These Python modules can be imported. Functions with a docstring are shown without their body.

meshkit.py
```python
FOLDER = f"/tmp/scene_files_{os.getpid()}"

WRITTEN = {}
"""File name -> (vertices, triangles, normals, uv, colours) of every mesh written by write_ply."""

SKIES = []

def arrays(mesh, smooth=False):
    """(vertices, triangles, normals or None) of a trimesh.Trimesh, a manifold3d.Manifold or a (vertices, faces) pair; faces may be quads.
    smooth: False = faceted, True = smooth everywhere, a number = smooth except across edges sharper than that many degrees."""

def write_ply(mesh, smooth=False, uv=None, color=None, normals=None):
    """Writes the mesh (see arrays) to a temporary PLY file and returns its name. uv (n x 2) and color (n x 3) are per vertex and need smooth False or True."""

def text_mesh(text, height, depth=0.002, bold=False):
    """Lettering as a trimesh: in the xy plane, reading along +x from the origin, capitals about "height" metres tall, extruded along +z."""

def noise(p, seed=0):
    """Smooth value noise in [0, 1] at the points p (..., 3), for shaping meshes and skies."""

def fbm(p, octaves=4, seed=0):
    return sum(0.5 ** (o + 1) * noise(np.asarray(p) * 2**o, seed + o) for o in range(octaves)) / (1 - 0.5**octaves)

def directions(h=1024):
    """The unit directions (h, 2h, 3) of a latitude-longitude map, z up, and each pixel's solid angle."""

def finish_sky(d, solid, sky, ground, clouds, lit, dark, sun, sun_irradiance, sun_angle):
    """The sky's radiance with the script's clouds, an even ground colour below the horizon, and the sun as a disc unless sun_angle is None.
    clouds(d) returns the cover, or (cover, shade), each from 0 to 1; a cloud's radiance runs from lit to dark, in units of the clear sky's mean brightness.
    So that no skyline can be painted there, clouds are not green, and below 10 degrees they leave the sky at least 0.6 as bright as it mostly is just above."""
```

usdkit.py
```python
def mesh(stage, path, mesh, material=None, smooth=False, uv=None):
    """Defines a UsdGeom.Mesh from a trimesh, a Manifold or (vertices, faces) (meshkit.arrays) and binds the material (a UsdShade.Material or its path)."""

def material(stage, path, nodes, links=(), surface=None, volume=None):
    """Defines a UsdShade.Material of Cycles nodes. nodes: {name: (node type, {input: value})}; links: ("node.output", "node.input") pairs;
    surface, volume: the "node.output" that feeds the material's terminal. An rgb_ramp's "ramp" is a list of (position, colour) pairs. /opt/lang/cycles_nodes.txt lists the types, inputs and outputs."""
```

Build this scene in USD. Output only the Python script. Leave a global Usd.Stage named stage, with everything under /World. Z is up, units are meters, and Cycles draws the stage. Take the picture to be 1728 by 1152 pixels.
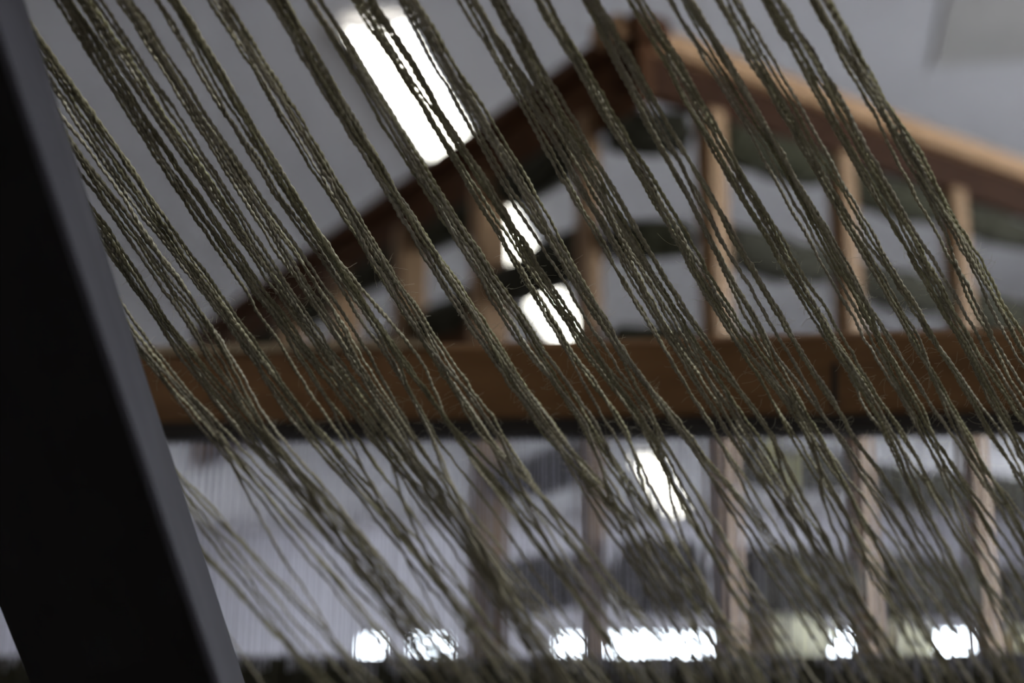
import math
import numpy as np
import trimesh
import manifold3d as m3
import meshkit
import usdkit
from pxr import Usd, UsdGeom, UsdLux, UsdShade, Gf, Sdf, Vt

stage = Usd.Stage.CreateInMemory()
UsdGeom.SetStageUpAxis(stage, "Z")
UsdGeom.SetStageMetersPerUnit(stage, 1.0)
stage.SetDefaultPrim(UsdGeom.Xform.Define(stage, "/World").GetPrim())
UsdGeom.Scope.Define(stage, "/World/Looks")

# ------------------------------------------------------------------ camera
EYE = np.array([0.0, 0.0, 1.30])
YAW, PITCH = math.radians(10.85), math.radians(14.0)
FPX = 2400.0
hf = np.array([-math.sin(YAW), math.cos(YAW), 0.0])          # horizontal forward
RT = np.array([math.cos(YAW), math.sin(YAW), 0.0])
FW = hf * math.cos(PITCH) + np.array([0, 0, math.sin(PITCH)])
UP = np.cross(RT, FW)
cam = UsdGeom.Camera.Define(stage, "/World/camera")
cm = np.eye(4)
cm[0, :3], cm[1, :3], cm[2, :3], cm[3, :3] = RT, UP, -FW, EYE
cam.AddTransformOp().Set(Gf.Matrix4d(cm.tolist()))
cam.CreateHorizontalApertureAttr(36.0)
cam.CreateVerticalApertureAttr(24.0)
cam.CreateFocalLengthAttr(50.0)
cam.CreateFStopAttr(3.5)
cam.CreateFocusDistanceAttr(0.80)
cam.CreateClippingRangeAttr(Gf.Vec2f(0.02, 200))
cam.CreateExposureAttr(1.0)

# ------------------------------------------------------------------ light
dome = UsdLux.DomeLight.Define(stage, "/World/sky_light")       # overcast daylight outside the windows
dome.CreateColorAttr(Gf.Vec3f(0.82, 0.89, 1.0))
dome.CreateIntensityAttr(3.2)
LAMP = 3.4                                                     # radiance of the ceiling lamps' diffusers
WINDOW_LIGHT = 11.5                                             # added light at unseen side windows, to brighten the hall
for i, (y0, y1) in enumerate(((1.2, 3.2), (4.2, 6.2), (14.6, 16.6), (14.0, 17.0))):
    rl = UsdLux.RectLight.Define(stage, "/World/side_window_daylight%s" % ("", "_001", "_002", "_003")[i])
    rl.CreateWidthAttr(y1 - y0); rl.CreateHeightAttr(1.3)
    rl.CreateIntensityAttr(WINDOW_LIGHT * (1, 1, 2.0, 1.4)[i]); rl.CreateColorAttr(Gf.Vec3f(0.95, 0.95, 1.0))
    q = UsdGeom.Xformable(rl)
    q.AddTranslateOp().Set(Gf.Vec3d(5.14 if i < 3 else -11.22, (y0 + y1) / 2, 1.85))
    q.AddRotateYOp().Set(90.0 if i < 3 else -90.0)              # shines into the hall
    q.AddRotateZOp().Set(90.0)

# ------------------------------------------------------------------ helpers
used = {}


def numbered(path):
    n = used.get(path, -1) + 1
    used[path] = n
    return path if n == 0 else "%s_%03d" % (path, n)


def obj(name, mesh, mat, parent=None, smooth=False, **tags):
    base = (str(parent.GetPath()) if parent is not None else "/World") + "/" + name
    p = usdkit.mesh(stage, numbered(base), mesh, mat, smooth=smooth).GetPrim()
    return tag(p, **tags)


def thing(name, loc=(0, 0, 0), **tags):
    x = UsdGeom.Xform.Define(stage, numbered("/World/" + name))
    x.AddTranslateOp().Set(Gf.Vec3d(*map(float, loc)))
    return tag(x.GetPrim(), **tags)


def tag(p, **tags):
    for k, v in tags.items():
        if v is not None:
            p.SetCustomDataByKey(k, v)
    return p


def at(px, py, d):
    """World point that stands d metres deep in front of the lens, in the direction of the photograph's pixel."""
    px, py, d = np.broadcast_arrays(np.asarray(px, float), np.asarray(py, float), np.asarray(d, float))
    k = d[..., None]
    return EYE + k * (FW + ((px - 864) / FPX)[..., None] * RT + ((576 - py) / FPX)[..., None] * UP)


def hull(points):
    m = m3.Manifold.hull_points(np.asarray(points, np.float32))
    t = m.to_mesh()
    return trimesh.Trimesh(t.vert_properties[:, :3], t.tri_verts, process=False)


def bar(a, b, w, h, up=(0, 0, 1), bev=0.004):
    """Chamfered bar from a to b, w wide sideways, h tall along up."""
    a, b, up = np.asarray(a, float), np.asarray(b, float), np.asarray(up, float)
    t = (b - a) / np.linalg.norm(b - a)
    s = np.cross(t, up); s /= np.linalg.norm(s)
    u = np.cross(s, t)
    pts = []
    for sx in (-1, 1):
        for sy in (-1, 1):
            for (dx, dy, dz) in ((bev, 0, bev), (0, bev, bev), (bev, bev, 0)):
                for e, d in ((a, 1), (b, -1)):
                    pts.append(e + d * t * dz + s * sx * (w / 2 - dx) + u * sy * (h / 2 - dy))
    return hull(pts)


def box(x0, x1, y0, y1, z0, z1, bev=0.0):
    if bev <= 0:
        m = trimesh.creation.box([x1 - x0, y1 - y0, z1 - z0])
        m.apply_translation([(x0 + x1) / 2, (y0 + y1) / 2, (z0 + z1) / 2])
        return m
    return bar([(x0 + x1) / 2, y0, (z0 + z1) / 2], [(x0 + x1) / 2, y1, (z0 + z1) / 2], x1 - x0, z1 - z0, bev=bev)


def sweep(path, ra, rb, sides=10, up=(0, 0, 1), wob=None, caps=True):
    """Tube along path; ra sideways and rb upward radii (scalars or one per point)."""
    p = np.asarray(path, float)
    n = len(p)
    t = np.gradient(p, axis=0); t /= np.linalg.norm(t, axis=1, keepdims=True)
    s = np.cross(t, np.asarray(up, float)); s /= np.linalg.norm(s, axis=1, keepdims=True)
    u = np.cross(s, t)
    a = np.arange(sides) * 2 * np.pi / sides
    ra, rb = np.broadcast_to(ra, (n,)), np.broadcast_to(rb, (n,))
    w = 1.0 if wob is None else wob
    off = (np.cos(a)[None, :, None] * (ra[:, None] * w)[..., None] * s[:, None] + np.sin(a)[None, :, None] * (rb[:, None] * w)[..., None] * u[:, None])
    v = (p[:, None] + off).reshape(-1, 3)
    i, j = np.meshgrid(np.arange(n - 1), np.arange(sides), indexing="ij")
    q = np.stack([i * sides + j, i * sides + (j + 1) % sides, (i + 1) * sides + (j + 1) % sides, (i + 1) * sides + j], -1).reshape(-1, 4)
    f = np.vstack([q[:, [0, 2, 1]], q[:, [0, 3, 2]]])
    if caps:
        v = np.vstack([v, p[0], p[-1]])
        k = np.arange(sides)
        f = np.vstack([f, np.stack([np.full(sides, n * sides), k, (k + 1) % sides], 1),
                       np.stack([np.full(sides, n * sides + 1), (n - 1) * sides + (k + 1) % sides, (n - 1) * sides + k], 1)])
    return v, f


def merge(meshes):
    v, f, n = [], [], 0
    for m in meshes:
        mv, mf, _ = meshkit.arrays(m)
        v.append(mv); f.append(mf + n); n += len(mv)
    return np.vstack(v), np.vstack(f)


# ------------------------------------------------------------------ materials
def plain(name, col, rough=0.6, bump=0.0, scale=40, spec=0.5, var=0.12):
    c = np.array(col)
    nodes = {"tc": ("texture_coordinate", {}), "n": ("noise_texture", {"scale": scale, "detail": 4}),
             "r": ("rgb_ramp", {"ramp": [(0.3, tuple(c * (1 - var))), (0.7, tuple(np.minimum(c * (1 + var), 1)))]}),
             "p": ("principled_bsdf", {"roughness": rough, "specular_ior_level": spec})}
    links = [("tc.object", "n.vector"), ("n.fac", "r.fac"), ("r.color", "p.base_color")]
    if bump:
        nodes["b"] = ("bump", {"strength": bump, "distance": 0.01})
        links += [("n.fac", "b.height"), ("b.normal", "p.normal")]
    return usdkit.material(stage, "/World/Looks/" + name, nodes, links, surface="p.BSDF")


def wood(name, dark, light, rot=(0, 0, 0), grain=18.0, rough=0.5, along=(1.2, 14, 14), spec=0.25):
    nodes = {"tc": ("texture_coordinate", {}), "m": ("mapping", {"scale": along, "rotation": rot}),
             "n": ("noise_texture", {"scale": grain / 8, "detail": 6, "roughness": 0.6, "distortion": 0.6}),
             "r": ("rgb_ramp", {"ramp": [(0.25, dark), (0.5, tuple(0.5 * (np.array(dark) + np.array(light)))), (0.75, light)]}),
             "oi": ("object_info", {}),
             "hv": ("hsv", {"hue": 0.5, "saturation": 1.0}),
             "mr": ("map_range", {"to_min": 0.85, "to_max": 1.15}),
             "b": ("bump", {"strength": 0.15, "distance": 0.002}),
             "p": ("principled_bsdf", {"roughness": rough, "specular_ior_level": spec})}
    links = [("tc.object", "m.vector"), ("m.vector", "n.vector"), ("n.fac", "r.fac"), ("r.color", "hv.color"), ("oi.random", "mr.value"),
             ("mr.result", "hv.value"), ("hv.color", "p.base_color"), ("n.fac", "b.height"), ("b.normal", "p.normal")]
    return usdkit.material(stage, "/World/Looks/" + name, nodes, links, surface="p.BSDF")


def wool(name, a, b, scale=500, rough=0.95, bump=0.5, stretch=(1, 1, 1), dist=0.0008, sheen=0.2):
    nodes = {"tc": ("texture_coordinate", {}), "m": ("mapping", {"scale": stretch}), "n": ("noise_texture", {"scale": scale, "detail": 3}),
             "oi": ("object_info", {}),
             "r": ("rgb_ramp", {"ramp": [(0.3, a), (0.7, b)]}),
             "t": ("rgb_ramp", {"ramp": [(0.0, (0.86, 0.88, 0.76)), (0.5, (1, 1, 1)), (1.0, (1.06, 1.06, 1.18))]}),
             "x": ("mix", {"mix_type": "multiply", "fac": 1.0}),
             "b": ("bump", {"strength": bump, "distance": dist}),
             "p": ("principled_bsdf", {"roughness": rough, "specular_ior_level": 0.08, "sheen_weight": sheen, "sheen_roughness": 0.4, "sheen_tint": (0.9, 0.9, 0.8)})}
    links = [("tc.object", "m.vector"), ("m.vector", "n.vector"), ("n.fac", "r.fac"), ("oi.random", "t.fac"), ("r.color", "x.color1"), ("t.color", "x.color2"),
             ("x.color", "p.base_color"), ("n.fac", "b.height"), ("b.normal", "p.normal")]
    return usdkit.material(stage, "/World/Looks/" + name, nodes, links, surface="p.BSDF")


M = {}
M["ceiling"] = plain("ceiling_paint", (0.37, 0.355, 0.36), 0.9, 0.05, 1.3, var=0.05)
M["wall"] = plain("wall_paint", (0.70, 0.69, 0.75), 0.9, 0.05, 1.5, var=0.05)
M["floor"] = plain("floor_concrete", (0.32, 0.31, 0.30), 0.7, 0.1, 3)
M["duct"] = plain("duct_paint", (0.27, 0.25, 0.235), 0.8, 0, 3)
M["frame_white"] = plain("window_paint", (0.6, 0.6, 0.6), 0.5, 0, 5)
M["lamp_body"] = plain("lamp_enamel", (0.75, 0.76, 0.80), 0.35, 0, 3, var=0.02)
M["lamp_glow"] = usdkit.material(stage, "/World/Looks/lamp_diffuser", {"e": ("emission", {"color": (1.0, 0.97, 0.86), "strength": LAMP})}, surface="e.emission")
M["glass"] = usdkit.material(stage, "/World/Looks/window_glass", {"f": ("fresnel", {"IOR": 1.45}), "t": ("transparent_bsdf", {"color": (0.95, 0.97, 0.97)}), "g": ("glossy_bsdf", {"roughness": 0.02}),
                             "x": ("mix_closure", {})}, [("f.fac", "x.fac"), ("t.BSDF", "x.closure1"), ("g.BSDF", "x.closure2")], surface="x.closure")
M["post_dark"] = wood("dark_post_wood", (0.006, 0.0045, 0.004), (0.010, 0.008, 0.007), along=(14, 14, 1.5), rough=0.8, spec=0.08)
M["post_side"] = plain("post_side_paint", (0.028, 0.025, 0.031), 0.85, 0.05, 30, var=0.06)  # lit grey of the inner face, put into the colour
M["beam"] = wood("beam_wood", (0.16, 0.080, 0.030), (0.36, 0.19, 0.078), rough=0.42)
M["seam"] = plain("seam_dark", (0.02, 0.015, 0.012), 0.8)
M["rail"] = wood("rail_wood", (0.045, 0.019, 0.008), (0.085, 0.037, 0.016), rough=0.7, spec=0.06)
M["rail_dark"] = wood("dark_rail_wood", (0.020, 0.008, 0.0035), (0.040, 0.017, 0.008), rough=0.7, spec=0.05)  # same brown wood darkened: shade on the right rail face, in the colour
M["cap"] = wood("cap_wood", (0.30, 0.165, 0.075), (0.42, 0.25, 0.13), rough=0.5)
M["lath"] = wood("lath_wood", (0.40, 0.30, 0.18), (0.55, 0.43, 0.28))  # pale colour for the light along the beam's top edge
M["card"] = plain("card_paper", (0.62, 0.60, 0.32), 0.8, 0, 40)
M["upright"] = wood("upright_wood", (0.19, 0.108, 0.048), (0.28, 0.17, 0.088), along=(14, 14, 1.2), rough=0.5)
M["heddle"] = plain("heddle_cord", (0.36, 0.35, 0.41), 0.7, 0, 200, var=0.1)
M["roll"] = wool("dark_wool", (0.026, 0.0245, 0.016), (0.050, 0.047, 0.031), sheen=0.03, scale=60, bump=0.8, stretch=(1, 1, 1), dist=0.006)
M["pale"] = wool("pale_wool", (0.50, 0.49, 0.33), (0.80, 0.77, 0.58), scale=60, bump=0.8, dist=0.006)
M["yarn"] = wool("olive_yarn", (0.255, 0.225, 0.145), (0.36, 0.325, 0.222), scale=500, bump=0.25, dist=0.0004, sheen=0.08)
M["fuzz"] = plain("wool_fibre", (0.58, 0.53, 0.38), 0.8, 0, 300)

# ------------------------------------------------------------------ the room
X0, X1, Y0, Y1, CEIL = -11.0, 5.0, -5.0, 19.5, 3.60
S = dict(kind="structure")
obj("floor", box(X0, X1, Y0, Y1, -0.1, 0.0), M["floor"], label="grey concrete floor of the weaving hall", **S)
obj("ceiling", box(X0, X1, Y0, Y1, CEIL, CEIL + 0.1), M["ceiling"], label="pale grey painted ceiling of the weaving hall", **S)
obj("wall_front", box(X0, X1, Y0 - 0.2, Y0, 0, CEIL), M["wall"], label="pale wall behind the viewer", **S)


def pierced_wall(name, axis, at0, at1, lo, hi, openings, label):
    """Wall slab with rectangular openings (along, z0, z1); axis x: runs along x."""
    ms, prev = [], lo
    mk = (lambda a, b, z0, z1: box(a, b, at0, at1, z0, z1)) if axis == "x" else (lambda a, b, z0, z1: box(at0, at1, a, b, z0, z1))
    for a, b, z0, z1 in openings:
        ms += [mk(prev, a, 0, CEIL), mk(a, b, 0, z0), mk(a, b, z1, CEIL)]
        prev = b
    ms.append(mk(prev, hi, 0, CEIL))
    obj(name, merge(ms), M["wall"], label=label, **S)


def window(axis, pos, a, b, z0, z1, label, bars=3):
    w = thing(numbered_window(), label=label, **S)
    bx = (lambda p, q, r, s, d=0.05: box(p, q, pos - d / 2, pos + d / 2, r, s)) if axis == "x" else (lambda p, q, r, s, d=0.05: box(pos - d / 2, pos + d / 2, p, q, r, s))
    obj("frame", merge([bx(a, b, z0, z0 + .06), bx(a, b, z1 - .06, z1), bx(a, a + .06, z0 + .06, z1 - .06), bx(b - .06, b, z0 + .06, z1 - .06)]), M["frame_white"], w)
    n = bars
    for k in range(1, n):
        x = a + (b - a) * k / n
        obj("mullion", bx(x - .02, x + .02, z0 + .06, z1 - .06), M["frame_white"], w)
    for k in range(n):
        p, q = a + (b - a) * k / n + (.06 if k == 0 else .02), a + (b - a) * (k + 1) / n - (.06 if k == n - 1 else .02)
        obj("pane", bx(p, q, z0 + .06, z1 - .06, 0.006), M["glass"], w)


wn = [0]


def numbered_window():
    wn[0] += 1
    return "window_%d" % wn[0]


far = [(-5.95, -5.55, 0.75, 2.13), (-5.20, -4.60, 0.75, 2.13), (-3.15, -0.95, 0.75, 2.13), (0.45, 1.45, 0.75, 2.13), (1.75, 3.35, 0.75, 2.13)]
pierced_wall("wall_back", "x", Y1, Y1 + 0.25, X0, X1, far, "pale far end wall of the hall with a row of low windows")
fl = ["narrow bright daylight window low in the far wall, farthest left", "bright daylight window low in the far wall, second from the left", "wide bright daylight window low in the far wall, behind the rack corner",
      "bright daylight window low in the far wall, right of the widest one", "bright daylight window low in the far wall, farthest right"]
for (a, b, z0, z1), l in zip(far, fl):
    window("x", Y1 + 0.1, a, b, z0, z1, l, 1 if b - a < 0.9 else 3)
side = [(1.2, 3.2, 1.2, 2.5), (4.2, 6.2, 1.2, 2.5), (14.6, 16.6, 1.2, 2.5)]  # unseen windows, added as openings for the side lights
pierced_wall("wall_right", "y", X1, X1 + 0.12, Y0, Y1, side, "pale right side wall of the hall with added windows")
for (a, b, z0, z1), l in zip(side, ["added side wall window nearest the viewer", "added side wall window, second from the viewer", "added side wall window at the hall's far end"]):
    window("y", X1 + 0.06, a, b, z0, z1, l)
pierced_wall("wall_left", "y", X0 - 0.2, X0, Y0, Y1, [(14.0, 17.0, 1.2, 2.5)], "pale left side wall of the hall")  # opening for an unseen window, added to brighten the far end
window("y", X0 - 0.1, 14.0, 17.0, 1.2, 2.5, "added left side wall window at the hall's far end")
obj("trim_1", box(0.62, 1.6, 2.0, 5.15, CEIL - 0.008, CEIL), M["duct"], label="taupe boxed panel under the ceiling at the upper right", **S)


# ceiling lamps: a row that runs down the hall, further rows to either side
def lamp(x, y, label, group=None):
    t = thing("ceiling_lamp", (x, y, 0), label=label, category="ceiling lamp", group=group)
    z = CEIL
    obj("housing", hull([(sx * w, sy * 0.58, zz) for sx in (-1, 1) for sy in (-1, 1) for w, zz in ((0.10, z), (0.125, z - 0.02), (0.125, z - 0.03))]), M["lamp_body"], t)
    a = np.linspace(0, np.pi, 9)
    prof = np.stack([0.11 * np.cos(a), -0.032 * np.sin(a)], 1)
    pts = [(px, sy * 0.63, z - 0.03 + pz) for px, pz in prof for sy in (-1, 1)]
    obj("diffuser", hull(pts), M["lamp_glow"], t, smooth=40)
    for sy in (-1, 1):
        obj("end_cap", hull([(px * 1.02, sy * yy, z - 0.03 + pz * 1.02) for px, pz in prof for yy in (0.63, 0.64)]), M["lamp_body"], t)


main = [(5.00, "long glowing fluorescent ceiling lamp, nearest and largest, above the left rail of the rack"),
        (6.60, "fluorescent ceiling lamp glowing through the gap beside the rack's left uprights"),
        (8.20, "glowing ceiling lamp whose round blur sits just above the wooden crossbeam"),
        (9.80, None), (10.90, None), (14.40, "glowing ceiling lamp peeping out below the crossbeam, upper end of the far glow"), (15.80, "far glowing ceiling lamp below the crossbeam, middle of the blurred glow"),
        (17.20, "farthest glowing ceiling lamp, lower end of the blurred glow below the crossbeam")]
for y, l in main:
    if l:
        lamp(-1.33, y, l, "ceiling lamps in a row down the hall")
    else:
        lamp(-1.33, y, "ceiling lamp in the middle row hidden behind the wooden crossbeam", "lamps hidden by the crossbeam")
for x in (-5.0, 2.6):
    for y in (-3.0, 0.2, 3.4, 6.6, 9.8):
        if x < 0 or y < 8:
            lamp(x, y, "ceiling lamp of a side row, outside the picture", "lamps of the side rows")
for y in (-3.0, 0.2):
    lamp(-1.33, y, "ceiling lamp of the middle row above the viewer, outside the picture", "lamps above the viewer")

# ------------------------------------------------------------------ the yarn rack: a boxy frame seen on its corner
H = 1.20


def rk(a, b, z=0.0):
    """a metres to the right, b metres ahead of the viewer (level), z above the floor."""
    return RT * a + hf * b + np.array([0, 0, z])


corner = np.array([0.178, 1.97]) * H
dR = np.array([0.807, 0.591]); dL = np.array([-0.491, 0.871])
nR = np.array([0.591, -0.807]); nL = np.array([-0.871, -0.491])      # outward normals
posR = [0.165 * H + 0.36 * k for k in range(5)]
posL = [0.13 * H + 0.385 * k for k in range(7)]
endR, endL = posR[-1] + 0.15, posL[-1] + 0.12
TOP = EYE[2] + H - 0.012
zlow = EYE[2] + 0.60 * H
rack = thing("yarn_rack", tuple(rk(*corner)), label="tall boxy wooden yarn rack with pale uprights and brown top rails meeting at a corner", category="rack")
base = rk(*corner)


def along(d, s, n=None, o=0.0):
    q = corner + d * s + (n * o if n is not None else 0)
    return q


def P3(q, z):
    return rk(q[0], q[1], z) - base


for d, n, e in ((dR, nR, endR), (dL, nL, endL)):
    hr = 0.115 if d is dL else 0.085
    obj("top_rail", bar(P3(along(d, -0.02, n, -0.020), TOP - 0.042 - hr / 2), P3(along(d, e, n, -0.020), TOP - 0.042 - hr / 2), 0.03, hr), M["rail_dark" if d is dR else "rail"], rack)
    obj("rail_cap", bar(P3(along(d, -0.05, n, -0.02), TOP - 0.020), P3(along(d, e, n, -0.02), TOP - 0.020), 0.085, 0.042, bev=0.010), M["cap" if d is dR else "rail"], rack)  # lit tan of the right cap is put into a lighter wood
    for s in (posR if d is dR else posL):
        q = along(d, s, n, -0.005)
        a3 = np.append(rk(*d)[:2], 0)
        obj("upright", bar(P3(q, zlow if d is dL and s > posL[1] + 0.1 else 0.0), P3(q, TOP - 0.125), (0.034 if s < 0.3 else 0.072) if d is dL else 0.045, 0.045, up=a3), M["upright"], rack)

obj("lower_rail", bar(P3(along(dL, posL[1] - 0.02, nL, -0.03), zlow + 0.03), P3(along(dL, endL, nL, -0.03), zlow + 0.03), 0.03, 0.06), M["rail"], rack)
rows = [0.85, 0.68, 0.51, 0.34, 0.17, 0.0]
rng = np.random.default_rng(5)
rowname = ["top", "second", "third", "fourth", "fifth", "lowest"]
ordn = ["first", "second", "third", "fourth", "fifth", "sixth"]
rho = {0: 0.035, 1: 0.040, 2: 0.038, 3: 0.040, 4: 0.056, 5: 0.055}


def roll_mesh(path3, r, rv, seed):
    n = len(path3)
    u = np.linspace(0, 1, n)
    env = np.clip(np.minimum(u, 1 - u) * 22, 0.0, 1) ** 0.4 * (0.92 + 0.16 * np.sin(np.pi * u))
    env = np.maximum(env, 0.3)
    a = np.arange(14)
    wob = 1 + 0.14 * (meshkit.noise(np.stack([np.repeat(u * 7, 14), np.tile(np.cos(a * np.pi / 7) * 1.2, n), np.tile(np.sin(a * np.pi / 7) * 1.2 + seed, n)], 1), seed).reshape(n, 14) - 0.5) * 2
    return sweep(path3, r * env, rv * env, 14, wob=wob)


def cell_roll(face, i0, p0, p1, row, pale=False, frac=(0.0, 1.0), h=None, rr=None, label=None, name="wool_roll", cat="roll of wool"):
    p0, p1 = np.array(p0), np.array(p1)
    a, b = p0 + (p1 - p0) * frac[0], p0 + (p1 - p0) * frac[1]
    n = 22
    u = np.linspace(0, 1, n)
    q = a[None] + (b - a)[None] * u[:, None]
    z = EYE[2] + (h if h is not None else rows[row] * H) + 0.004 - 0.005 * np.sin(np.pi * u) + rng.uniform(-0.006, 0.006)
    r = rr or rho[row] * rng.uniform(0.88, 1.15)
    pts = q[:, :1] * RT + q[:, 1:] * hf + np.array([0, 0, 1.0]) * z[:, None]
    c = pts[n // 2]
    t = thing(name, tuple(c), label=label, category=cat, group="balls of pale wool low in the rack" if pale else "dark wool rolls on the rack")
    obj("wound_wool", roll_mesh(pts - c, r * 1.05, r, int(rng.integers(1000))), M["pale" if pale else "roll"], t, smooth=60)
    d = (pts[-1] - pts[0]) / np.linalg.norm(pts[-1] - pts[0])
    obj("dowel", bar(pts[0] - d * 0.012 - c, pts[-1] + d * 0.012 - c, 0.012, 0.012, bev=0.003), M["rail"], t)


half = 0.026


def face_cells():
    out = [("corner", 0, along(dL, posL[0] - half, nL, -0.03), along(dR, posR[0] - half, nR, -0.03))]
    for i in range(4):
        out.append(("right", i, along(dR, posR[i] + half, nR, -0.03), along(dR, posR[i + 1] - half, nR, -0.03)))
    for i in range(5):
        out.append(("left", i, along(dL, posL[i] + half, nL, -0.03), along(dL, posL[i + 1] - half, nL, -0.03)))
    return out


for face, i, p0, p1 in face_cells():
    for row in range(6):
        if face == "left" and row >= 2 and i >= (2 if row in (2,) else 1):
            continue
        if face == "right" and i == 3 and row == 0:
            pass
        if face == "corner" and row == 3:
            continue
        where = "rack's corner gap, " if face == "corner" else "%s gap %s of the corner, " % (ordn[i], face)
        extra = {0: "under the rail", 1: "above the crossbeam", 2: "behind the crossbeam", 3: "below the crossbeam", 4: "thick", 5: "at the bottom edge"}[row]
        cell_roll(face, i, p0, p1, row, label="dark olive wool roll, %s row, %s%s" % (rowname[row], where, extra))
    if face == "right" and i < 3:
        cell_roll(face, i, p0, p1, 4, pale=True, frac=((0.22, 0.74), (0.06, 0.50), (0.10, 0.6))[i], h=0.078 * H, rr=0.046,
                  label="pale yellow-green wool ball low in the %s gap right of the rack's corner" % ordn[i], name="wool_ball", cat="ball of wool")

# two small pale cards that hang in the first right-hand gap
for cx, cy, lb_ in ((1302, 772, "small pale yellow card hanging left in the first right rack gap below the crossbeam"), (1337, 800, "small pale yellow card hanging right in the first right rack gap below the crossbeam")):
    cc = at(cx, cy, 2.44)
    k = thing("paper_card", tuple(cc), label=lb_, category="card", group="pale cards hanging in the rack")
    obj("card", bar(np.array([0, 0, -0.034]), np.array([0, 0, 0.034]), 0.019, 0.002, up=np.append(hf[:2], 0), bev=0.0005), M["card"], k)
    obj("string", bar(np.array([0, 0, 0.034]), np.array([0, 0, 0.075]), 0.0015, 0.0015, up=np.append(hf[:2], 0), bev=0.0003), M["fuzz"], k)

# ------------------------------------------------------------------ the loom's crossbeam with its legs, and the heddles below it
bl, br = (-60, 1900)
zl, zr = 1.42, 1.275
tl = lambda x: 592 - 0.029 * (x - 240)        # the beam's upper edge
bo = lambda x: 714 - 0.0125 * (x - 240)       # its lower front edge
dep = lambda x: 1 / (1 / zl + (1 / zr - 1 / zl) * (x - 240) / (1728 - 240))
A0, A1 = at(bl, tl(bl), dep(bl)), at(br, tl(br), dep(br))
B0, B1 = at(bl, bo(bl), dep(bl)), at(br, bo(br), dep(br))
thick = np.append((hf * 0.985 + RT * -0.08)[:2], 0) * 0.060
cB = (B0 + B1) / 2
beam = thing("loom_crossbeam", (cB[0], cB[1], 0), label="long brown wooden crossbeam of the loom behind the slanting yarns", category="beam")
base_b = np.array([cB[0], cB[1], 0])
upv = np.array([0, 0, 0.007]); inn = thick / 0.06 * 0.007
obj("rail", hull([A0 - upv - base_b, A1 - upv - base_b, A0 + inn - base_b, A1 + inn - base_b, B0 - base_b + upv * .5, B1 - base_b + upv * .5, B0 + inn * .5 - base_b, B1 + inn * .5 - base_b,
                  A0 + thick - base_b, A1 + thick - base_b, B0 + thick - base_b, B1 + thick - base_b]), M["beam"], beam)
obj("lower_batten", hull([q + o - base_b for q in (B0, B1) for o in (thick * 0.02, thick * 0.9, thick * 0.02 - np.array([0, 0, .012]), thick * 0.9 - np.array([0, 0, .012]))]), M["seam"], beam)  # near-black strip put in for the shade under the beam
q0, q1 = at(1408, 612, dep(1408) - 0.0015), at(1408, 690, dep(1408) - 0.0015)
obj("joint_strip", bar(q1 - base_b, q0 - base_b, 0.006, 0.005, up=RT, bev=0.001), M["seam"], beam)
for E in (B0, B1):
    obj("leg", bar(np.array([E[0], E[1], 0]) + thick * .5 - base_b, E + thick * 0.5 - base_b + np.array([0, 0, 0.07]), 0.07, 0.05, up=RT), M["beam"], beam)

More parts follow.
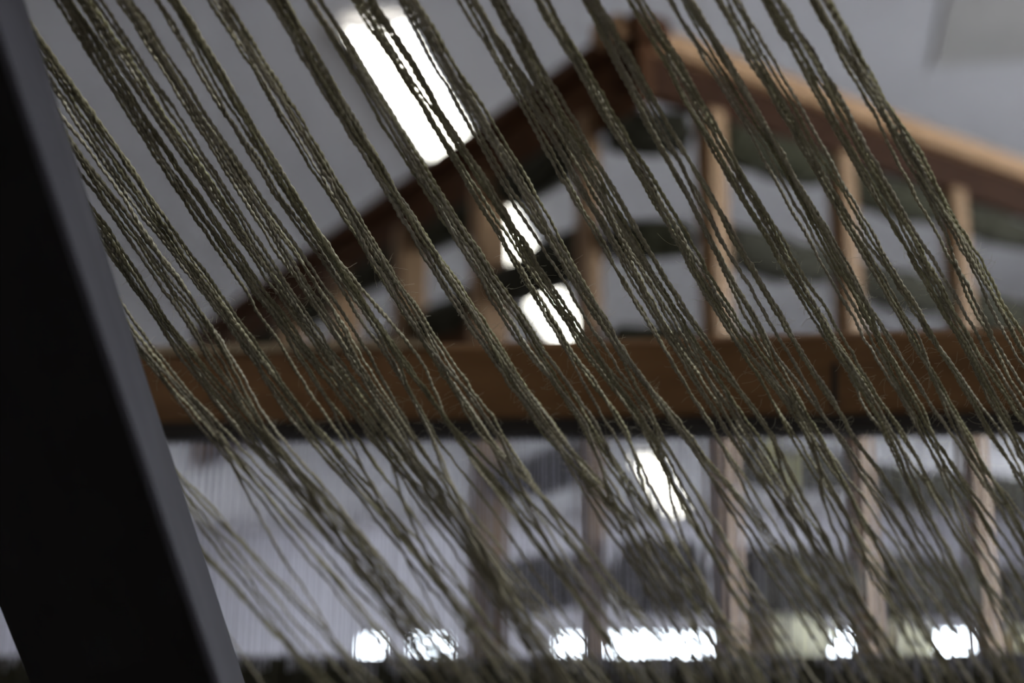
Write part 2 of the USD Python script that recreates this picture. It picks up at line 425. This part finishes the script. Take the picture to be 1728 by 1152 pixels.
la, lb = [], []
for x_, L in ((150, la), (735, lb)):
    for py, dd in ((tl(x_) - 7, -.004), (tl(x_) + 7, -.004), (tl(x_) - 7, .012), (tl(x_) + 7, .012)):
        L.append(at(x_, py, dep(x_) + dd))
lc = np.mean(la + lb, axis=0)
lath = thing("wooden_lath", tuple(lc), label="added pale strip for the lit top edge of the crossbeam's left end", category="lath")
obj("strip", hull(np.array(la + lb) - lc), M["lath"], lath)  # added strip in place of the beam's lit upper edge

hd = thing("heddle_curtain", (cB[0], cB[1], 0), label="curtain of thin pale vertical heddle cords hanging below the loom crossbeam", category="heddles")
rng = np.random.default_rng(11)
NH = 290
for k in range(NH):
    u = (k + 0.5 + rng.uniform(-0.22, 0.22)) / NH
    pt = B0 + (B1 - B0) * u + thick * (0.55 + 0.15 * (k % 2)) + np.array([0, 0, -0.010])
    ln = 0.42
    lean = 0.025 * max(0, 0.45 - u) + rng.normal(0, 0.0012)
    zz = np.linspace(0, -ln, 5)
    path = pt[None] + np.stack([-lean * (zz / -ln) * RT[0], -lean * (zz / -ln) * RT[1], zz], 1)
    cut = 0.226 + rng.normal(0, 0.007)
    hp = lambda q: pt + np.array([-lean * q / ln * RT[0], -lean * q / ln * RT[1], -q]) - base_b
    he = obj("heddle", sweep(np.array([hp(q) for q in np.linspace(0, cut, 4)]), 0.0009, 0.0009, 5, up=hf), M["heddle"], hd, smooth=True)
    obj("lower_thread", sweep(np.array([hp(q) for q in np.linspace(cut - 0.002, ln, 4)]), 0.0017, 0.0017, 6, up=hf), M["roll"], he, smooth=True)
e0, e1 = B0 + thick * 0.82 - np.array([0, 0, 0.42]), B1 + thick * 0.82 - np.array([0, 0, 0.42])
obj("heddle_bar", bar(e0 - base_b, e1 - base_b, 0.02, 0.03), M["beam"], hd)

# dark warp roll low behind the heddles
w0, w1 = at(-150, 1170, 1.80), at(2000, 1166, 1.72)
n = 90
uu = np.linspace(0, 1, n)
pts = w0[None] + (w1 - w0)[None] * uu[:, None]
a = np.arange(20)
wob = 1 + 0.10 * (meshkit.noise(np.stack([np.repeat(uu * 60, 20), np.tile(np.cos(a * np.pi / 10) * 1.5, n), np.tile(np.sin(a * np.pi / 10) * 1.5, n)], 1), 3).reshape(n, 20) - .5) * 2
wr = thing("warp_roll", tuple((w0 + w1) / 2), label="dark olive roll of wound warp yarn along the picture's bottom edge", category="warp roll")
wc = (w0 + w1) / 2
obj("wound_yarn", sweep(pts - wc, 0.045, 0.045, 20, wob=wob), M["roll"], wr, smooth=60)
ax = (w1 - w0) / np.linalg.norm(w1 - w0)
obj("axle", bar(w0 - ax * .1 - wc, w1 + ax * .1 - wc, 0.03, 0.03), M["rail"], wr)

# ------------------------------------------------------------------ dark leaning post in the left foreground
ysP = np.array([-220.0, 1380.0])
NR = lambda y: 163 + (y - 576) * 0.338
FR = lambda y: 216 + (y - 576) * 0.325
NL = lambda y: -120 + (y - 724) * 0.40
zN = lambda y: 0.545 + (y - 0) / 1152 * 0.05
zF = lambda y: 0.645 + (y - 0) / 1152 * 0.125
zL = lambda y: 0.70 + (y - 0) / 1152 * 0.05
lo, hi = [], []
for y, L in ((ysP[0], hi), (ysP[1], lo)):
    nr, fr, nl = at(NR(y), y, zN(y)), at(FR(y), y, zF(y)), at(NL(y), y, zL(y))
    L += [nr, fr, fr + (nl - nr), nl]
hi, lo = np.array(hi), np.array(lo)
dn = (lo - hi).mean(0); dn /= np.linalg.norm(dn)
ft = lo + dn * (lo[:, 2:] / -dn[2])
pc = ft.mean(0)
post = thing("loom_post", tuple(pc), label="near-black leaning wooden loom post in the left foreground with a grey inner side", category="post")
V = np.vstack([ft, lo, hi]) - pc
side_faces, dark_faces = [], []
for lay in (0, 4):
    for i in range(4):
        j = (i + 1) % 4
        (side_faces if i == 0 else dark_faces).append([lay + i, lay + j, lay + 4 + j, lay + 4 + i])
F = np.array(dark_faces); F = np.vstack([F[:, [0, 1, 2]], F[:, [0, 2, 3]], [[8, 9, 10], [8, 10, 11], [0, 2, 1], [0, 3, 2]]])
core = trimesh.Trimesh(V, np.vstack([F, [[0, 1, 5], [0, 5, 4], [4, 5, 9], [4, 9, 8]]]), process=False)
trimesh.repair.fix_normals(core)
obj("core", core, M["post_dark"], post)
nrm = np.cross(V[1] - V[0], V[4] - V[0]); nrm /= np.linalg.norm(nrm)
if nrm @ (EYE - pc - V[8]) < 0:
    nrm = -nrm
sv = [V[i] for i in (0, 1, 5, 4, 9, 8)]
obj("inner_side", merge([hull([V[i] + nrm * o for i in g for o in (0.0002, 0.003)]) for g in ((0, 1, 4, 5), (4, 5, 8, 9))]), M["post_side"], post, label="inner side of the post, its lit grey put into the colour")

# ------------------------------------------------------------------ the slanting yarns
KB = FPX * 0.0111
YS = np.array([0, 288, 576, 720, 864], float)


def inv_depth(x, y):
    y0 = 420 + 0.09 * (x - 300)
    t = y - y0
    s = np.where(t < 0, 0.0110 * t, 0.0125 * t + 4.5e-6 * t * t)
    return 1 / 0.80 - s / KB


from scipy.interpolate import PchipInterpolator


def strand_xy(w):
    """x(y) through the given positions at YS, carried on beyond the frame."""
    w = np.asarray(w, float)
    s0 = (w[1] - w[0]) / 288
    s1 = 0.5 * (w[4] - w[2]) / 288 + 0.5 * (w[4] - w[3]) / 144
    ys = np.concatenate([[-300, -150], YS, [1008, 1152, 1300, 1420]])
    xs = np.concatenate([[w[0] - 300 * s0, w[0] - 150 * s0], w, [w[4] + s1 * 144, w[4] + s1 * 290, w[4] + s1 * 436, w[4] + s1 * 556]])
    return PchipInterpolator(ys, xs)


def smooth_noise(rng, n, step, scale):
    m = max(4, int(n * step / scale) + 4)
    k = rng.normal(0, 1, m)
    return np.interp(np.arange(n) * step / scale, np.arange(m), k) if scale < 0.004 else PchipInterpolator(np.arange(m), k)(np.arange(n) * step / scale)


TOPY, BOTY = -150.0, 1330.0
tops, bots = [], []


def strand(w, rng, dz, stray=None):
    fx = strand_xy(w)
    y = np.linspace(TOPY, BOTY, 500)
    x = fx(y)
    if stray is not None:
        x = x + stray(y)
    d = 1 / inv_depth(x, y) + dz
    p = at(x, y, d)
    seg = np.concatenate([[0], np.cumsum(np.linalg.norm(np.diff(p, axis=0), axis=1))])
    fine = 0.00105
    n = int(seg[-1] / fine)
    sN = np.linspace(0, seg[-1], n)
    p = np.stack([np.interp(sN, seg, p[:, k]) for k in range(3)], 1)
    t = np.gradient(p, axis=0); t /= np.linalg.norm(t, axis=1, keepdims=True)
    a = np.cross(t, FW); a /= np.linalg.norm(a, axis=1, keepdims=True)
    b = np.cross(t, a)
    wv = 0.00045 * smooth_noise(rng, n, fine, 0.030) + 0.00025 * smooth_noise(rng, n, fine, 0.009) + 0.00012 * smooth_noise(rng, n, fine, 0.0035)
    wd = 0.0012 * smooth_noise(rng, n, fine, 0.03)
    p = p + a * wv[:, None] + b * wd[:, None]
    tops.append(p[0]); bots.append(p[-1])
    # two plies twisted round each other: a waisted section that turns along the strand
    pitch = 0.0096 * (1 + 0.12 * smooth_noise(rng, n, fine, 0.05))
    ph = rng.uniform(0, 6.28) + np.cumsum(fine * 2 * np.pi / pitch)
    sides = 8
    th = np.arange(sides) * 2 * np.pi / sides
    r0 = 0.00108 * (1 + 0.13 * smooth_noise(rng, n, fine, 0.012)) * rng.uniform(0.9, 1.12)
    r0 = np.clip(r0, 0.0008, 0.0017)
    rad = r0[:, None] * (0.84 + 0.24 * np.cos(2 * th)[None])
    ang = th[None] + ph[:, None]
    v = p[:, None] + rad[..., None] * (np.cos(ang)[..., None] * a[:, None] + np.sin(ang)[..., None] * b[:, None])
    i, j = np.meshgrid(np.arange(n - 1), np.arange(sides), indexing="ij")
    q = np.stack([i * sides + j, i * sides + (j + 1) % sides, (i + 1) * sides + (j + 1) % sides, (i + 1) * sides + j], -1).reshape(-1, 4)
    f = np.vstack([q[:, [0, 1, 2]], q[:, [0, 2, 3]]])
    return (v.reshape(-1, 3), f), p, a, b


def fuzz(prim, lines, rng, count):
    """Loose fibres standing off the strands, as fine curves."""
    pts, counts = [], []
    for _ in range(count):
        p, a, b = lines[rng.integers(len(lines))]
        i = int(rng.uniform(0.22, 0.86) * len(p))
        s = rng.choice((-1, 1))
        ln = min(rng.gamma(2.0, 0.0017) + 0.0015, 0.0085)
        t = p[min(i + 3, len(p) - 1)] - p[i]; t /= np.linalg.norm(t)
        dirv = s * a[i] * rng.uniform(0.4, 1) + t * rng.normal(0, 0.7) + b[i] * rng.normal(0, 0.5)
        dirv /= np.linalg.norm(dirv)
        bend = np.cross(dirv, FW) * np.clip(rng.normal(0, 0.6), -0.9, 0.9) + t * np.clip(rng.normal(0, 0.3), -0.5, 0.5)
        u = np.linspace(0, 1, 6)[:, None]
        c = p[i] + dirv * ln * u + bend * ln * u ** 2 + rng.normal(0, 0.0002, (6, 3)) * u
        pts.append(c); counts.append(6)
    c = UsdGeom.BasisCurves.Define(stage, str(prim.GetPath()) + "/fuzz")
    c.CreateTypeAttr("linear")
    c.CreatePointsAttr(Vt.Vec3fArray.FromNumpy(np.vstack(pts).astype(np.float32)))
    c.CreateCurveVertexCountsAttr(Vt.IntArray(counts))
    c.CreateWidthsAttr(Vt.FloatArray([0.00010])); c.SetWidthsInterpolation("constant")
    UsdShade.MaterialBindingAPI.Apply(c.GetPrim()).Bind(M["fuzz"])
    c.GetPrim().SetCustomDataByKey("kind", "stuff")


def gauss_stray(y):          # one loose strand that swings out to the right and comes back
    return 33 * np.exp(-((y - 600) / 105.0) ** 2)


# each row: x of the strand where it passes y = 0, 288, 576, 720, 864
BUNDLES = [
 ("yarn bundle slanting from the post's top end at the upper left corner", [(-5,185,404,505,638),(2,192,408,511,642),(8,200,413,517,647),(15,208,418,523,652),(22,223,423,530,658)]),
 ("outer left half of the broad double yarn band at the top left", [(92,280,470,564,645),(98,284,490,582,648),(105,292,497,612,728),(112,300,503,617,731),(120,308,510,622,736)]),
 ("inner right half of the broad double yarn band at the top left", [(132,322,527,632,742),(142,330,533,638,748),(152,345,540,646,755),(160,352,546,652,762),(170,360,552,660,769)]),
 ("yarn bundle just right of the broad double band at the top left", [(200,380,567,664,766),(205,388,574,670,772),(211,398,582,676,778),(216,404,595,684,783),(221,410,607,692,790)]),
 ("yarn bundle with one loose strand swinging out over the crossbeam's left half", [(262,437,636,714,780),(270,444,645,717,784),(285,455,648,729,832),(291,463,655,760,866),(297,472,660,766,872),(299,475,658,752,860)]),
 ("thick yarn bundle, third to the left of the big ceiling lamp's top", [(355,530,712,812,902),(362,538,716,816,908),(368,545,722,822,916),(376,552,730,829,925),(382,560,737,837,934)]),
 ("thick yarn bundle, second to the left of the big ceiling lamp's top", [(452,627,808,914,1009),(458,632,815,919,1016),(465,638,822,924,1024),(472,643,829,930,1030),(477,647,835,934,1038),(482,651,840,940,1047)]),
 ("yarn bundle running down along the big ceiling lamp's left edge", [(522,697,881,981,1058),(528,703,888,985,1062),(535,709,896,990,1075),(540,715,903,995,1082),(545,720,909,1000,1090)]),
 ("open yarn bundle crossing the middle of the big glowing ceiling lamp", [(597,772,943,1034,1116),(602,780,957,1048,1131),(607,788,975,1081,1158),(612,795,981,1086,1164),(622,801,987,1092,1170),(629,807,991,1098,1178)]),
 ("glinting yarn bundle crossing the right edge of the big glowing ceiling lamp", [(675,837,1014,1101,1192),(682,845,1031,1110,1197),(690,856,1036,1141,1244),(697,868,1041,1146,1250),(702,880,1046,1151,1256)]),
 ("yarn bundle right of the big lamp, left one of a close pair", [(777,942,1110,1204,1284),(785,948,1113,1206,1287),(793,962,1132,1224,1313),(797,972,1138,1228,1318),(802,984,1152,1249,1336)]),
 ("yarn bundle right of the big lamp, right one of a close pair", [(827,988,1155,1252,1340),(832,995,1169,1260,1345),(838,1003,1172,1264,1352),(843,1012,1190,1288,1370),(846,1018,1193,1290,1374)]),
 ("smooth thick yarn bundle just left of the rack's peak", [(904,1073,1241,1338,1418),(909,1077,1248,1345,1426),(914,1081,1254,1354,1433),(920,1086,1262,1365,1442),(926,1092,1269,1376,1451)]),
 ("yarn bundle crossing the left slope of the rack's peak and fanning into three below", [(984,1134,1291,1368,1446),(990,1140,1296,1372,1450),(995,1149,1317,1401,1490),(1000,1155,1320,1404,1494),(1003,1169,1341,1433,1517),(1006,1173,1345,1437,1522)]),
 ("thick yarn bundle crossing the very peak of the rack's top rail", [(1061,1224,1398,1486,1558),(1066,1231,1404,1492,1566),(1072,1238,1410,1499,1575),(1078,1246,1417,1507,1590),(1084,1254,1423,1514,1600)]),
 ("wide yarn bundle crossing the right rail beside the rack's peak", [(1129,1301,1463,1546,1626),(1136,1308,1469,1550,1630),(1150,1320,1480,1563,1650),(1160,1328,1484,1567,1655),(1165,1334,1502,1595,1688),(1170,1339,1505,1598,1692)]),
 ("yarn bundle with a thin strand split off on its left, third from the right", [(1209,1376,1541,1613,1690),(1215,1384,1545,1628,1718),(1230,1392,1573,1666,1755),(1238,1400,1578,1671,1760),(1246,1411,1584,1676,1766)]),
 ("dark olive yarn bundle, second from the right at the top", [(1290,1451,1619,1700,1778),(1296,1458,1625,1706,1785),(1303,1466,1631,1712,1792),(1310,1476,1638,1718,1800),(1316,1488,1656,1740,1822)]),
 ("rightmost yarn bundle, leaving the picture at the right edge", [(1363,1525,1677,1758,1835),(1370,1540,1683,1764,1842),(1379,1551,1716,1800,1885),(1388,1557,1721,1806,1890),(1396,1565,1733,1818,1905)]),
 ("yarn bundle coming from behind the post, highest of those on its edge", [(-66,137,337,432,545),(-60,144,343,438,552),(-52,151,364,447,562),(-45,160,370,453,572),(-33,172,376,460,580)]),
 ("yarn bundle coming from behind the post, second highest on its edge", [(-118,85,286,395,520),(-112,92,292,402,528),(-104,99,300,412,538),(-98,106,307,421,546),(-90,113,314,430,555)]),
 ("yarn bundle coming from behind the post just above the crossbeam's left end", [(-170,22,222,348,457),(-162,28,230,354,465),(-150,40,240,362,480),(-140,50,254,372,495)]),
 ("blurred yarn bundle coming from behind the post just below the crossbeam", [(-412,-156,88,214,341),(-404,-150,94,220,347),(-396,-144,100,227,355)]),
 ("blurred yarn bundle coming from behind the post, lowest at the bottom left", [(-490,-232,14,140,264),(-482,-226,20,146,270)]),
]
for bi, (label, strands) in enumerate(BUNDLES):
    rng = np.random.default_rng(100 + bi)
    mid = strand_xy(np.mean(strands, axis=0))
    c0 = at(float(mid(1152)), 1152.0, 1 / float(inv_depth(mid(1152), 1152)))
    t = thing("yarn_bundle", tuple(c0), label="olive-grey " + label, category="yarn", group="slanting bundles of warp yarn")
    lines = []
    more = []
    for k in range(2):
        i = int(rng.integers(len(strands) - 1))
        more.append(tuple(np.array(strands[i]) + (np.array(strands[i + 1]) - np.array(strands[i])) * rng.uniform(0.0, 1.0) * np.array([1, 1, 0.6, 0.4, 0.3]) + rng.normal(0, 1, 5) * (0.6, 1.0, 4, 11, 20)))
    for si, w in enumerate(strands + more):
        w = np.array(w, float) + rng.normal(0, 1, 5) * (1.2, 1.2, 1.5, 4, 9)
        (v, f), p, a, b = strand(w, rng, rng.uniform(-0.006, 0.006), gauss_stray if (bi == 4 and si == 5) else None)
        obj("yarn", (v - c0, f), M["yarn"], t, smooth=True)
        lines.append((p - c0, a, b))
    fuzz(t, lines, rng, 850)

# the rollers that carry the warp, above and below the view
for pts_, nm, lb in ((np.array(tops), "top_roller", "wooden roller above the picture that carries the slanting yarns"), (np.array(bots), "bottom_roller", "wooden roller below the picture that takes up the slanting yarns")):
    c = pts_.mean(0)
    _, _, vt = np.linalg.svd(pts_ - c)
    s = (pts_ - c) @ vt[0]
    a_, b_ = c + vt[0] * (s.min() - 0.1), c + vt[0] * (s.max() + 0.1)
    obj(nm, sweep(np.linspace(a_, b_, 8), 0.03, 0.03, 20), M["cap"], label=lb, category="roller", smooth=40)
